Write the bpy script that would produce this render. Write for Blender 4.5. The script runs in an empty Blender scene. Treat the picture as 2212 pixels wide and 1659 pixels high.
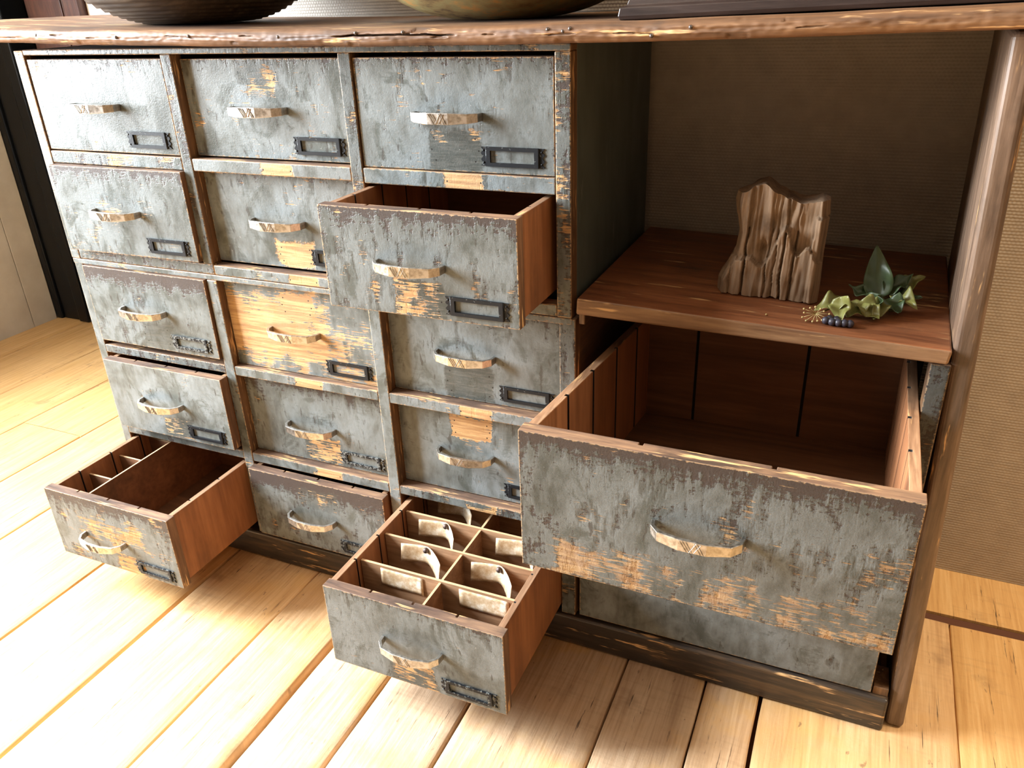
import bpy, math, random
from mathutils import Vector, Matrix, noise as mnoise
C = bpy.context.scene.collection
D = bpy.data
PI = math.pi
rnd = random.Random(7)

# ------------------------------------------------------------------ helpers
class MB:
    """collects polygons, builds ONE mesh object"""
    def __init__(s):
        s.v = []; s.f = []; s.m = []; s.sm = []
    def poly(s, pts, faces, mi=0, smooth=False):
        o = len(s.v); s.v += [tuple(p) for p in pts]
        for q in faces:
            s.f.append([i + o for i in q]); s.m.append(mi); s.sm.append(smooth)
    def hexa(s, p, mi=0, mf=None):
        # p: 8 pts: bottom 4 (ccw from -x-y), top 4.   faces: bottom, top, front(-y), right, back, left
        F = [(3,2,1,0),(4,5,6,7),(0,1,5,4),(1,2,6,5),(2,3,7,6),(3,0,4,7)]
        o = len(s.v); s.v += [tuple(q) for q in p]
        for k, q in enumerate(F):
            s.f.append([i + o for i in q]); s.m.append(mf[k] if mf else mi); s.sm.append(False)
    def box(s, x0, x1, y0, y1, z0, z1, mi=0, mf=None):
        s.hexa([(x0,y0,z0),(x1,y0,z0),(x1,y1,z0),(x0,y1,z0),(x0,y0,z1),(x1,y0,z1),(x1,y1,z1),(x0,y1,z1)], mi, mf)
    def prism(s, xy, z0, z1, mi=0, mtop=None, msel=None):
        n = len(xy)
        pts = [(x,y,z0) for x,y in xy] + [(x,y,z1) for x,y in xy]
        s.poly(pts, [tuple(range(n-1,-1,-1))], mi); o = len(s.v) - 2*n
        s.f.append([o+n+i for i in range(n)]); s.m.append(mi if mtop is None else mtop); s.sm.append(False)
        for i in range(n):
            j = (i+1) % n
            s.f.append([o+i, o+j, o+n+j, o+n+i]); s.m.append(mi if msel is None else msel(i)); s.sm.append(False)
    def tube(s, path, r, n=8, mi=0, cap=True):
        rings = []
        for k, p in enumerate(path):
            p = Vector(p); a = Vector(path[max(k-1,0)]); b = Vector(path[min(k+1,len(path)-1)])
            t = (b-a).normalized(); u = t.orthogonal().normalized() if k == 0 else (rings[-1][1] - t*rings[-1][1].dot(t)).normalized()
            w = t.cross(u); rr = r[k] if isinstance(r, (list,tuple)) else r
            rings.append(([p + (u*math.cos(2*PI*i/n) + w*math.sin(2*PI*i/n))*rr for i in range(n)], u))
        pts = [q for ring,_ in rings for q in ring]; F = []
        for k in range(len(path)-1):
            for i in range(n):
                j = (i+1) % n; F.append((k*n+i, k*n+j, (k+1)*n+j, (k+1)*n+i))
        if cap: F += [tuple(range(n-1,-1,-1)), tuple((len(path)-1)*n+i for i in range(n))]
        s.poly(pts, F, mi, True)
    def lathe(s, prof, c=(0,0,0), n=48, mi=0):
        pts = []; F = []
        for r,z in prof:
            for i in range(n): pts.append((c[0]+r*math.cos(2*PI*i/n), c[1]+r*math.sin(2*PI*i/n), c[2]+z))
        for k in range(len(prof)-1):
            for i in range(n):
                j = (i+1) % n; F.append((k*n+i, k*n+j, (k+1)*n+j, (k+1)*n+i))
        s.poly(pts, F, mi, True)
    def sphere(s, c, r, n=10, mi=0, sz=1.0):
        prof = [(max(r*math.sin(PI*k/n),1e-5), -r*sz*math.cos(PI*k/n)) for k in range(n+1)]
        s.lathe(prof, c, n, mi)
    def grid(s, fn, nu, nv, mi=0, smooth=True, mfn=None):
        o = len(s.v)
        for j in range(nv+1):
            for i in range(nu+1): s.v.append(tuple(fn(i/nu, j/nv)))
        for j in range(nv):
            for i in range(nu):
                a = o + j*(nu+1) + i
                s.f.append([a, a+1, a+nu+2, a+nu+1]); s.m.append(mfn(i,j) if mfn else mi); s.sm.append(smooth)
    def build(s, name, mats, parent=None, origin=(0,0,0), bevel=0, seg=2):
        me = D.meshes.new(name); ox,oy,oz = origin
        me.from_pydata([(x-ox,y-oy,z-oz) for x,y,z in s.v], [], s.f)
        if not isinstance(mats, (list,tuple)): mats = [mats]
        for m in mats: me.materials.append(m)
        me.polygons.foreach_set('material_index', s.m); me.polygons.foreach_set('use_smooth', s.sm)
        me.update()
        o = D.objects.new(name, me); C.objects.link(o); o.location = origin
        if parent: attach(o, parent)
        if bevel:
            b = o.modifiers.new('Bevel','BEVEL'); b.width = bevel; b.segments = seg; b.limit_method = 'ANGLE'; b.angle_limit = 0.6
            b.harden_normals = False
        return o
ROOTLOC = {}
def attach(o, parent):
    o.parent = parent
    acc = Vector((0,0,0)); p = parent
    while p: acc += p.location; p = p.parent
    o.location = Vector(o.location) - acc
def tag(o, label, cat, group=None, kind=None):
    if label: o['label'] = label
    if cat: o['category'] = cat
    if group: o['group'] = group
    if kind: o['kind'] = kind
    return o
def thing(name, loc, label, cat, group=None):
    o = D.objects.new(name, None); C.objects.link(o); o.location = loc; o.empty_display_size = .05
    return tag(o, label, cat, group)
def struct(o): o['kind'] = 'structure'; return o

# ------------------------------------------------------------------ node helpers
class NT:
    def __init__(s, tree): s.t = tree; s.n = tree.nodes; s.l = tree.links
    def new(s, typ, **kw):
        n = s.n.new(typ)
        for k,v in kw.items(): setattr(n, k, v)
        return n
    def put(s, sock, v):
        if hasattr(v, 'is_linked') or hasattr(v, 'links'): s.l.new(v, sock)
        else: sock.default_value = v
    def math(s, op, a, b=0.0, c=None, clamp=False):
        n = s.new('ShaderNodeMath', operation=op, use_clamp=clamp); s.put(n.inputs[0], a); s.put(n.inputs[1], b)
        if c is not None: s.put(n.inputs[2], c)
        return n.outputs[0]
    def vmath(s, op, a, b=(0,0,0)):
        n = s.new('ShaderNodeVectorMath', operation=op); s.put(n.inputs[0], a); s.put(n.inputs[1], b)
        return n.outputs['Value'] if op in ('LENGTH','DISTANCE','DOT_PRODUCT') else n.outputs[0]
    def noise(s, vec, scale=1.0, detail=4.0, rough=.55, dist=0.0):
        n = s.new('ShaderNodeTexNoise'); s.put(n.inputs['Vector'], vec); n.inputs['Scale'].default_value = scale
        n.inputs['Detail'].default_value = detail; n.inputs['Roughness'].default_value = rough; n.inputs['Distortion'].default_value = dist
        return n.outputs['Fac']
    def smooth(s, x, a, b):
        n = s.new('ShaderNodeMapRange', interpolation_type='SMOOTHSTEP'); s.put(n.inputs[0], x); s.put(n.inputs[1], a); s.put(n.inputs[2], b)
        return n.outputs[0]
    def mix(s, f, a, b):
        n = s.new('ShaderNodeMix', data_type='RGBA'); s.put(n.inputs[0], f)
        for k,v in ((6,a),(7,b)): s.put(n.inputs[k], (*v,1) if isinstance(v,tuple) and len(v)==3 else v)
        return n.outputs[2]
    def fmix(s, f, a, b):
        n = s.new('ShaderNodeMix', data_type='FLOAT'); s.put(n.inputs[0], f); s.put(n.inputs[2], a); s.put(n.inputs[3], b); return n.outputs[0]
    def ramp(s, f, stops):
        n = s.new('ShaderNodeValToRGB'); s.put(n.inputs[0], f); e = n.color_ramp.elements
        while len(e) < len(stops): e.new(.5)
        for k,(p,c) in enumerate(stops): e[k].position = p; e[k].color = (*c,1)
        return n.outputs[0]
    def bump(s, h, strength=.3, dist=.001):
        n = s.new('ShaderNodeBump'); s.put(n.inputs['Height'], h); n.inputs['Strength'].default_value = strength; n.inputs['Distance'].default_value = dist
        return n.outputs[0]
    def sep(s, v):
        n = s.new('ShaderNodeSeparateXYZ'); s.put(n.inputs[0], v); return n.outputs
    def objco(s): return s.new('ShaderNodeTexCoord').outputs['Object']
def material(name):
    m = D.materials.new(name); m.use_nodes = True; nt = NT(m.node_tree); nt.n.clear()
    out = nt.new('ShaderNodeOutputMaterial'); b = nt.new('ShaderNodeBsdfPrincipled'); nt.l.new(b.outputs[0], out.inputs[0])
    return m, nt, b
def flat(name, col, rough=.5, metal=0, spec=.5):
    m, nt, b = material(name); b.inputs['Base Color'].default_value = (*col,1); b.inputs['Roughness'].default_value = rough
    b.inputs['Metallic'].default_value = metal; b.inputs['Specular IOR Level'].default_value = spec
    return m

# ---- distressed paint node group
def paint_group():
    g = D.node_groups.new('distressed_paint', 'ShaderNodeTree'); I = g.interface
    def inp(n, t, d):
        k = I.new_socket(n, in_out='INPUT', socket_type=t); k.default_value = d
    inp('Seed','NodeSocketVector',(0,0,0)); inp('Half','NodeSocketVector',(.13,0,.07)); inp('Wood','NodeSocketFloat',0.); inp('Dark','NodeSocketFloat',0.)
    inp('PatchC','NodeSocketVector',(0,0,-.04)); inp('PatchH','NodeSocketVector',(.04,1,.02)); inp('PatchDark','NodeSocketFloat',0.); inp('PatchWood','NodeSocketFloat',0.)
    inp('Holes','NodeSocketFloat',0.); inp('Light','NodeSocketFloat',0.); inp('Wood2C','NodeSocketVector',(0,0,9)); inp('Wood2H','NodeSocketVector',(.05,1,.03)); inp('TopDark','NodeSocketFloat',.0); inp('WoodMix','NodeSocketFloat',.9)
    for n,t in (('Color','NodeSocketColor'),('Rough','NodeSocketFloat'),('Height','NodeSocketFloat')): I.new_socket(n, in_out='OUTPUT', socket_type=t)
    N = NT(g); gi = N.new('NodeGroupInput').outputs; go = N.new('NodeGroupOutput')
    P = N.objco(); S = N.vmath('ADD', P, gi['Seed'])
    sc = lambda v: N.vmath('MULTIPLY', S, v)
    n1 = N.noise(sc((32,32,22)), 1, 5, .62)
    n2 = N.noise(sc((95,95,24)), 1, 3, .6)
    n3 = N.noise(sc((45,45,420)), 1, 3, .6)
    n4 = N.noise(sc((11,11,9)), 1, 4, .6, .6)
    n5 = N.noise(sc((420,420,420)), 1, 2, .6)
    n6 = N.noise(sc((160,160,260)), 1, 3, .65)
    n7 = N.noise(sc((60,60,180)), 1, 4, .7)
    add = lambda *a: a[0] if len(a)==1 else N.math('ADD', a[0], add(*a[1:]))
    mul = lambda a,b: N.math('MULTIPLY', a, b)
    X,_,Z = N.sep(P); HX,_,HZ = N.sep(gi['Half'])
    dx = N.math('SUBTRACT', HX, N.math('ABSOLUTE', X)); dz = N.math('SUBTRACT', HZ, N.math('ABSOLUTE', Z)); d = N.math('MINIMUM', dx, dz)
    dn = N.math('ADD', d, mul(N.math('SUBTRACT', n1, .5), .035))
    es = N.math('MINIMUM', 1.0, N.math('DIVIDE', N.math('MINIMUM', HX, HZ), .06)); dn = N.math('ADD', N.math('DIVIDE', d, es), mul(N.math('SUBTRACT', n1, .5), .045))
    edge = N.smooth(dn, .014, -.006)
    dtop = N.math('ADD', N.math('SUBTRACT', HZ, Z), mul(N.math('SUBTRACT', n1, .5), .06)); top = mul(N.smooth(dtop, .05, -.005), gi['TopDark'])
    # paint
    base = N.ramp(add(mul(n4,.5), mul(n1,.3), mul(n2,.2)), [(.37,(.060,.064,.056)),(.46,(.118,.127,.121)),(.54,(.164,.182,.183)),(.66,(.215,.245,.254))])
    base = N.mix(mul(N.smooth(n5,.45,.7),.12), base, (.12,.12,.11))
    n8 = N.noise(N.vmath('ADD', sc((17,17,12)), (3.3,8.1,5.7)), 1, 6, .68, 1.6)
    sm = N.smooth(add(mul(n8,.75), mul(n3,.12), mul(n2,.13)), .495, .60); base = N.mix(mul(sm,.70), base, (.062,.068,.058))
    dr = N.smooth(add(mul(N.noise(sc((130,130,30)), 1, 2, .5),.62), mul(n8,.38)), .60, .63); base = N.mix(mul(dr,.75), base, (.052,.048,.042))
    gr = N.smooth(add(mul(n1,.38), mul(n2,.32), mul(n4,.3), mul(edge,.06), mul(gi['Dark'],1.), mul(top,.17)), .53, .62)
    col = N.mix(mul(gr,.82), base, (.062,.062,.053))
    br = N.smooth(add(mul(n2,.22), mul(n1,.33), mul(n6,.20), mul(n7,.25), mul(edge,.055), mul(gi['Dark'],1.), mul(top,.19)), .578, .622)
    col = N.mix(mul(br,.92), col, (.050,.037,.032))
    # patch under the handle
    pd = N.vmath('ABSOLUTE', N.vmath('SUBTRACT', P, gi['PatchC'])); px,_,pz = N.sep(pd); hx,_,hz = N.sep(gi['PatchH'])
    sd = N.math('MAXIMUM', N.math('SUBTRACT', px, hx), N.math('SUBTRACT', pz, hz))
    sd = N.math('ADD', sd, N.math('ADD', mul(N.math('SUBTRACT', n1, .5), .03), mul(N.math('SUBTRACT', n6, .5), .012)))
    pm = N.smooth(sd, .003, -.002)
    col = N.mix(mul(pm, gi['PatchDark']), col, N.mix(N.smooth(n3,.4,.65), (.048,.051,.044), (.085,.084,.073)))
    # wood
    grain = N.noise(sc((14,14,240)), 1, 3, .6)
    wc = N.mix(N.smooth(grain,.38,.64), (.36,.19,.075), (.56,.345,.15))
    w2d = N.vmath('ABSOLUTE', N.vmath('SUBTRACT', P, gi['Wood2C'])); wx,_,wz = N.sep(w2d); w2x,_,w2z = N.sep(gi['Wood2H'])
    s2 = N.math('MAXIMUM', N.math('SUBTRACT', wx, w2x), N.math('SUBTRACT', wz, w2z)); w2m = N.smooth(N.math('ADD', s2, mul(N.math('SUBTRACT', n4, .5), .07)), .012, -.02)
    wm = add(mul(n4,.34), mul(n3,.34), mul(n1,.32), gi['Wood'], mul(mul(pm, gi['PatchWood']), .16), mul(w2m,.1))
    wm = N.smooth(wm, .575, .615)
    pmw = mul(pm, N.math('GREATER_THAN', gi['PatchWood'], .9)); wm = N.math('MAXIMUM', wm, mul(pmw, N.smooth(n1, .68, .55)))
    col = N.mix(mul(wm,gi['WoodMix']), col, wc)
    ed = N.smooth(N.math('ADD', d, mul(N.math('SUBTRACT', n6, .5), .008)), .0016, .0004)
    col = N.mix(mul(ed,.7), col, (.40,.26,.14))
    chip = N.smooth(n6, .70, .73); col = N.mix(mul(chip,.55), col, (.42,.41,.37))
    # nail holes: three mirrored pairs round the patch
    hole = None
    for ax,az in ((.80,.55),(.92,-.05),(.78,-.6)):
        ex = N.math('SUBTRACT', px, mul(hx, ax)); pz2 = N.math('SUBTRACT', N.sep(N.vmath('SUBTRACT', P, gi['PatchC']))[2], mul(hz, az))
        r = N.math('SQRT', add(mul(ex,ex), mul(pz2,pz2))); m = N.math('LESS_THAN', r, .0011); hole = m if hole is None else N.math('MAXIMUM', hole, m)
    hole = mul(hole, gi['Holes']); col = N.mix(hole, col, (.012,.01,.008))
    hs = N.new('ShaderNodeHueSaturation'); N.put(hs.inputs['Color'], col); N.put(hs.inputs['Value'], add(gi['Light'], 1.0)); col = hs.outputs[0]
    N.l.new(col, go.inputs['Color'])
    N.put(go.inputs['Rough'], add(.36, mul(sm,-.06), mul(wm,.22), mul(n1,.12), mul(br,.1)))
    N.put(go.inputs['Height'], add(mul(n1,.5), mul(n5,.25), mul(gr,-.25), mul(br,-.35), mul(wm,-.45), mul(hole,-3.), mul(n6,.3)))
    return g
PG = paint_group(); pcount = [0]
def paint(hx, hz, wood=0., dark=0., pc=(0,0,0), ph=(.0001,1,.0001), pdark=0., pwood=0., holes=0., light=0., w2c=(0,0,9), w2h=(.05,1,.03), top=0., wmix=.85, seed=None):
    k = pcount[0]; pcount[0] += 1
    m, nt, b = material('grey_paint_%d' % k)
    g = nt.new('ShaderNodeGroup'); g.node_tree = PG
    sd = seed or (3.7*k+1.3, 1.9*k+.7, 5.3*k+2.1)
    for n,v in dict(Seed=sd, Half=(hx,0,hz), Wood=wood, Dark=dark, PatchC=pc, PatchH=ph, PatchDark=pdark, PatchWood=pwood, Holes=holes, Light=light, Wood2C=w2c, Wood2H=w2h, TopDark=top, WoodMix=wmix).items():
        g.inputs[n].default_value = v
    nt.l.new(g.outputs['Color'], b.inputs['Base Color']); nt.l.new(g.outputs['Rough'], b.inputs['Roughness'])
    nt.l.new(nt.bump(g.outputs['Height'], .6, .0014), b.inputs['Normal']); b.inputs['Specular IOR Level'].default_value = .24
    return m
def wood(name, c_dark, c_mid, c_light, axis='y', rough=.5, streak=.0, stain=.5, seed=0., scale=1., bump=.3, stainc=(.03,.02,.015)):
    m, nt, b = material(name); P = nt.vmath('ADD', nt.objco(), (seed*3.1, seed*1.7, seed*2.3))
    st = {'x':(5,60,60),'y':(60,5,60),'z':(60,60,5)}[axis]; st = tuple(a*scale for a in st)
    g = nt.noise(nt.vmath('MULTIPLY', P, st), 1, 5, .6, .8)
    g2 = nt.noise(nt.vmath('MULTIPLY', P, tuple(a*4 for a in st)), 1, 3, .6)
    n = nt.noise(P, 9*scale, 5, .6); f = nt.math('ADD', nt.math('MULTIPLY', g, .65), nt.math('MULTIPLY', g2, .35))
    col = nt.ramp(f, [(.34,c_dark),(.5,c_mid),(.66,c_light)])
    col = nt.mix(nt.math('MULTIPLY', nt.smooth(n, .54, .70), stain), col, stainc)
    if streak:
        s = nt.noise(nt.vmath('MULTIPLY', nt.vmath('ADD',P,(7,3,1)), tuple(a*1.6 for a in st)), 1, 4, .65)
        col = nt.mix(nt.smooth(nt.math('ADD', nt.math('MULTIPLY', s, .7), nt.math('MULTIPLY', n, .3)), .60-streak*.08, .66-streak*.08), col, (.60,.37,.17))
    nt.l.new(col, b.inputs['Base Color']); nt.put(b.inputs['Roughness'], nt.math('ADD', rough-.08, nt.math('MULTIPLY', f, .2)))
    nt.l.new(nt.bump(f, bump, .0015), b.inputs['Normal'])
    return m
M_edge = wood('worn_drawer_edge', (.06,.034,.024), (.14,.08,.05), (.30,.175,.095), 'x', .55, .3, .75, 1.)
M_inner = wood('drawer_side_wood', (.16,.062,.024), (.26,.105,.042), (.36,.155,.065), 'z', .5, 0, .35, 2., .5, .2)
M_innerB = wood('drawer_back_wood', (.085,.036,.016), (.14,.060,.026), (.20,.09,.04), 'x', .55, 0, .4, 3., .5, .2)
M_side_edge = wood('drawer_rim_wood', (.16,.085,.045), (.28,.155,.085), (.42,.26,.15), 'y', .5, .3, .6, 4.)
M_fside = wood('drawer_front_edge_wood', (.06,.03,.015), (.12,.06,.03), (.20,.105,.055), 'z', .55, .15, .5, 15.)
M_divider = wood('divider_wood', (.22,.12,.06), (.32,.18,.095), (.45,.28,.16), 'x', .6, 0, .3, 5.)
M_divedge = flat('divider_edge_wood', (.50,.33,.18), .6)
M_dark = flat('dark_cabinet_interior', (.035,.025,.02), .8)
M_groove = flat('dark_groove', (.012,.008,.006), .9)
M_shelf = wood('stained_shelf_wood', (.10,.032,.013), (.19,.065,.025), (.30,.115,.045), 'x', .42, .22, .5, 6.)
M_shelf_edge = wood('shelf_edge_wood', (.10,.045,.02), (.19,.098,.046), (.29,.165,.08), 'x', .45, .2, .5, 7.)
M_top = wood('countertop_wood', (.06,.027,.011), (.145,.068,.027), (.235,.12,.05), 'x', .6, .45, .6, 8., .8, .8)
M_leg = wood('end_panel_wood', (.06,.036,.023), (.125,.079,.051), (.21,.138,.093), 'z', .4, .2, .55, 9.)
M_plinth = wood('black_worn_plinth', (.018,.014,.011), (.035,.026,.02), (.10,.06,.03), 'x', .38, .3, .5, 10., 1., .5)
M_carc = wood('carcass_wood', (.06,.03,.016), (.11,.055,.028), (.17,.09,.045), 'y', .6, 0, .5, 11.)
M_brownside = wood('worn_reveal_wood', (.055,.028,.013), (.12,.06,.026), (.22,.115,.05), 'z', .5, .3, .6, 12.)
M_teal = paint(.2, .17, dark=-.1, light=-.55, seed=(91,3,7))
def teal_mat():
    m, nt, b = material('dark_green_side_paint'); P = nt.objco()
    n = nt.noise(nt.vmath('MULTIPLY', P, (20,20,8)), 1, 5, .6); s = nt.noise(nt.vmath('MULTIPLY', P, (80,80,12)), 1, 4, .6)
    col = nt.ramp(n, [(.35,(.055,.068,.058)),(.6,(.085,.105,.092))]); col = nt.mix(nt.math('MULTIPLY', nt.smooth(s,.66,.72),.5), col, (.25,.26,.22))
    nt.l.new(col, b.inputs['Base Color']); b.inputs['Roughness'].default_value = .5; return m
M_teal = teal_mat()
def metal_mat():
    m, nt, b = material('worn_nickel'); n = nt.noise(nt.objco(), 160, 4, .6)
    nt.l.new(nt.ramp(n, [(.35,(.34,.31,.27)),(.6,(.56,.53,.49))]), b.inputs['Base Color']); b.inputs['Metallic'].default_value = 1
    nt.put(b.inputs['Roughness'], nt.math('ADD', .22, nt.math('MULTIPLY', n, .3))); return m
M_metal = metal_mat()
def iron_mat(name, amt):
    m, nt, b = material(name); n = nt.noise(nt.objco(), 260, 4, .65)
    col = nt.mix(nt.smooth(n, .62-amt, .66-amt), (.010,.011,.013), (.15,.16,.155))
    nt.l.new(col, b.inputs['Base Color']); b.inputs['Roughness'].default_value = .45; b.inputs['Specular IOR Level'].default_value = .2; return m
M_iron = iron_mat('black_iron', -.02); M_iron_worn = iron_mat('worn_black_iron', .06); M_iron_grey = iron_mat('painted_over_iron', .12)
M_nail = flat('iron_nail', (.10,.085,.08), .4, .8)

# ------------------------------------------------------------------ camera
cam = D.cameras.new('camera'); co = D.objects.new('camera', cam); C.objects.link(co); bpy.context.scene.camera = co
yaw, pit, rol = math.radians(-24.43510555), math.radians(26.07851732), math.radians(-2.21107954)
f = Vector((math.sin(yaw)*math.cos(pit), math.cos(yaw)*math.cos(pit), -math.sin(pit))); r = Vector((math.cos(yaw), -math.sin(yaw), 0)); u = r.cross(f)
r2 = r*math.cos(rol) + u*math.sin(rol); u2 = -r*math.sin(rol) + u*math.cos(rol)
co.matrix_world = Matrix(((r2.x,u2.x,-f.x,.61672507),(r2.y,u2.y,-f.y,-.91197249),(r2.z,u2.z,-f.z,.93776869),(0,0,0,1)))
cam.sensor_width = 36; cam.lens = 36*1726.1449/2212; cam.clip_start = .02; cam.clip_end = 60

# ------------------------------------------------------------------ room
XL, YW, YB = -1.84, .405, .795
def floor_mat():
    m, nt, b = material('old_pine_floorboards'); at = nt.new('ShaderNodeAttribute'); at.attribute_name = 'board'; bd = at.outputs['Fac']
    P = nt.objco(); off = nt.new('ShaderNodeCombineXYZ'); nt.put(off.inputs[0], nt.math('MULTIPLY', bd, 37.)); nt.put(off.inputs[1], nt.math('MULTIPLY', bd, 91.))
    Q = nt.vmath('ADD', P, off.outputs[0])
    g = nt.noise(nt.vmath('MULTIPLY', Q, (75,3.5,20)), 1, 5, .62, 1.2); g2 = nt.noise(nt.vmath('MULTIPLY', Q, (260,9,20)), 1, 3, .6)
    saw = nt.noise(nt.vmath('MULTIPLY', Q, (6,120,6)), 1, 2, .5); n = nt.noise(Q, 6.5, 5, .62); n2 = nt.noise(nt.vmath('MULTIPLY', Q, (60,26,1)), 1, 4, .65)
    f = nt.math('ADD', nt.math('MULTIPLY', g, .6), nt.math('MULTIPLY', g2, .4))
    warm = nt.ramp(f, [(.33,(.52,.285,.10)),(.5,(.63,.375,.145)),(.66,(.72,.47,.21))])
    grey = nt.ramp(f, [(.33,(.36,.24,.15)),(.5,(.54,.38,.25)),(.66,(.65,.49,.34))])
    at2 = nt.new('ShaderNodeAttribute'); at2.attribute_name = 'grey'
    col = nt.mix(nt.math('MULTIPLY', at2.outputs['Fac'], nt.smooth(n,.30,.55)), warm, grey)
    col = nt.mix(nt.math('MULTIPLY', nt.smooth(n, .57, .72), .45), col, (.17,.095,.045))
    col = nt.mix(nt.math('MULTIPLY', nt.math('MULTIPLY', nt.smooth(saw,.52,.62), nt.smooth(n,.45,.6)), .10), col, (.2,.12,.06))
    col = nt.mix(nt.math('MULTIPLY', nt.smooth(n2, .66, .72), .6), col, (.13,.07,.04))
    ck = nt.noise(nt.vmath('MULTIPLY', Q, (150,7,1)), 1, 4, .7, .4); ckm = nt.math('MULTIPLY', nt.smooth(ck, .635, .665), nt.smooth(n, .42, .56)); col = nt.mix(nt.math('MULTIPLY', ckm, .85), col, (.06,.032,.016))
    nt.l.new(col, b.inputs['Base Color']); nt.put(b.inputs['Roughness'], nt.math('ADD', .42, nt.math('MULTIPLY', n, .2)))
    nt.l.new(nt.bump(nt.math('ADD', f, nt.math('MULTIPLY', n2, -.8)), .35, .002), b.inputs['Normal']); return m
def build_floor():
    mb = MB(); attr = []; gat = []
    xs = [-2.2,-1.98,-1.72,-1.48,-1.265,-1.06,-.86,-.60,-.385,-.200,-.072,.0525,.19,.3827,.5035,.5834,.842,1.06,1.3,1.55,1.8,2.1,2.5]
    gaps = {-.385:.007,-.200:.002,-.072:.014,.0525:.006,.19:.004,.3827:.0035,.5035:.003,.5834:.006,.842:.0016,-1.265:.003,-.60:.003,-.86:.004}
    greyv = {8:.35,9:.45,10:.8,11:.9,12:.8,13:.85,14:.75,15:.35,16:.0}
    def add(x0,x1,y0,y1,z,gy,ends=False):
        k = rnd.random(); n0 = len(mb.f)
        nseg = max(2, int((y1-y0)/.06)); bv = .0018 if not ends else .002
        sa, sb = rnd.random()*50, rnd.random()*50
        prof = lambda y: [(x0 + .0018*mnoise.noise((y*7,sa,0)) + .0012*mnoise.noise((y*30,sa,3)), -.03), (x0 + .0018*mnoise.noise((y*7,sa,0)) + .0012*mnoise.noise((y*30,sa,3)), -bv),
            (x0+bv*1.3 + .002*mnoise.noise((y*9,sa,1)), -.0006), (x0+.02, 0), ((x0+x1)/2, .0006), (x1-.02, 0), (x1-bv*1.3 - .002*mnoise.noise((y*9,sb,1)), -.0006),
            (x1 - .0018*mnoise.noise((y*7,sb,0)) - .0012*mnoise.noise((y*30,sb,3)), -bv), (x1 - .0018*mnoise.noise((y*7,sb,0)) - .0012*mnoise.noise((y*30,sb,3)), -.03)]
        rows = [prof(y0 + (y1-y0)*j/nseg) for j in range(nseg+1)]
        mb.grid(lambda a,b_: (rows[round(b_*nseg)][round(a*8)][0], y0+(y1-y0)*b_, z + rows[round(b_*nseg)][round(a*8)][1]), 8, nseg, 0, True)
        for yy in (y0,y1): mb.poly([(x0,yy,z-.03),(x1,yy,z-.03),(x1,yy,z-.0005),(x0,yy,z-.0005)], [(0,1,2,3) if yy==y0 else (3,2,1,0)])
        attr.extend([k]*(len(mb.f)-n0)); gat.extend([gy]*(len(mb.f)-n0))
    for i in range(len(xs)-1):
        g0 = gaps.get(xs[i],.002)/2; g1 = gaps.get(xs[i+1],.002)/2; x0,x1 = xs[i]+g0, xs[i+1]-g1; gy = greyv.get(i,.1)
        z = -.0008 + rnd.uniform(-.0008,.0004)
        if x1 > .8:
            add(x0,x1,-2.7,.262,z,gy)
        else:
            cuts = [-2.7]
            if i == 4: cuts += [.215]
            if i == 6: cuts += [-.55]
            cuts += [1.6] if x1 < -.5 else [.6]
            for a,b_ in zip(cuts, cuts[1:]): add(x0,x1,a+.001,b_-.001,z,gy)
    n0 = len(mb.f); mb.box(.60,2.5,.283,.52,-.03,-.0002); attr.extend([.93]*(len(mb.f)-n0)); gat.extend([0.]*(len(mb.f)-n0))
    n0 = len(mb.f); mb.box(.60,2.5,.2635,.2815,-.03,-.004,1); mb.box(-2.4,2.6,-2.8,1.7,-.05,-.026,1); attr.extend([.1]*(len(mb.f)-n0)); gat.extend([0.]*(len(mb.f)-n0))
    o = mb.build('floor', [floor_mat(), flat('dark_floor_gap', (.10,.035,.015), .8)]); struct(o)
    for nm, data in (('board',attr),('grey',gat)):
        a = o.data.attributes.new(nm, 'FLOAT', 'FACE'); a.data.foreach_set('value', data)
build_floor()
def wallpaper_mat():
    m, nt, b = material('embossed_beige_wallpaper'); P = nt.objco(); X,Y,Z = nt.sep(P)
    wz = nt.math('SINE', nt.math('MULTIPLY', Z, 2*PI/.0048)); wx = nt.math('SINE', nt.math('ADD', nt.math('MULTIPLY', X, 2*PI/.0055), nt.math('MULTIPLY', nt.math('FLOOR', nt.math('MULTIPLY', Z, 1/.0048)), PI)))
    n = nt.noise(P, 30, 4, .6); n2 = nt.noise(nt.vmath('MULTIPLY', P, (40,40,300)), 1, 3, .6)
    h = nt.math('ADD', nt.math('MULTIPLY', wz, .22), nt.math('ADD', nt.math('MULTIPLY', wx, .12), nt.math('MULTIPLY', n2, .6)))
    nt.l.new(nt.ramp(n, [(.3,(.36,.315,.265)),(.7,(.43,.38,.32))]), b.inputs['Base Color']); b.inputs['Roughness'].default_value = .55
    nt.l.new(nt.bump(h, .6, .0014), b.inputs['Normal']); return m
M_wp = wallpaper_mat(); M_white = flat('offwhite_wall_paint', (.62,.58,.52), .6); M_ceil = flat('ceiling_plaster', (.42,.36,.29), .9); M_warmwall = flat('brown_plaster', (.16,.115,.075), .9)
def panelling_mat():
    m, nt, b = material('offwhite_board_paint'); n = nt.noise(nt.objco(), 12, 5, .6)
    nt.l.new(nt.ramp(n, [(.3,(.50,.46,.40)),(.7,(.60,.565,.50))]), b.inputs['Base Color']); b.inputs['Roughness'].default_value = .5; return m
M_panel = panelling_mat(); M_black = flat('black_gloss_paint', (.005,.006,.008), .3, 0, .25); M_dgrey = flat('dark_grey_recess', (.05,.047,.045), .85)
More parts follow.
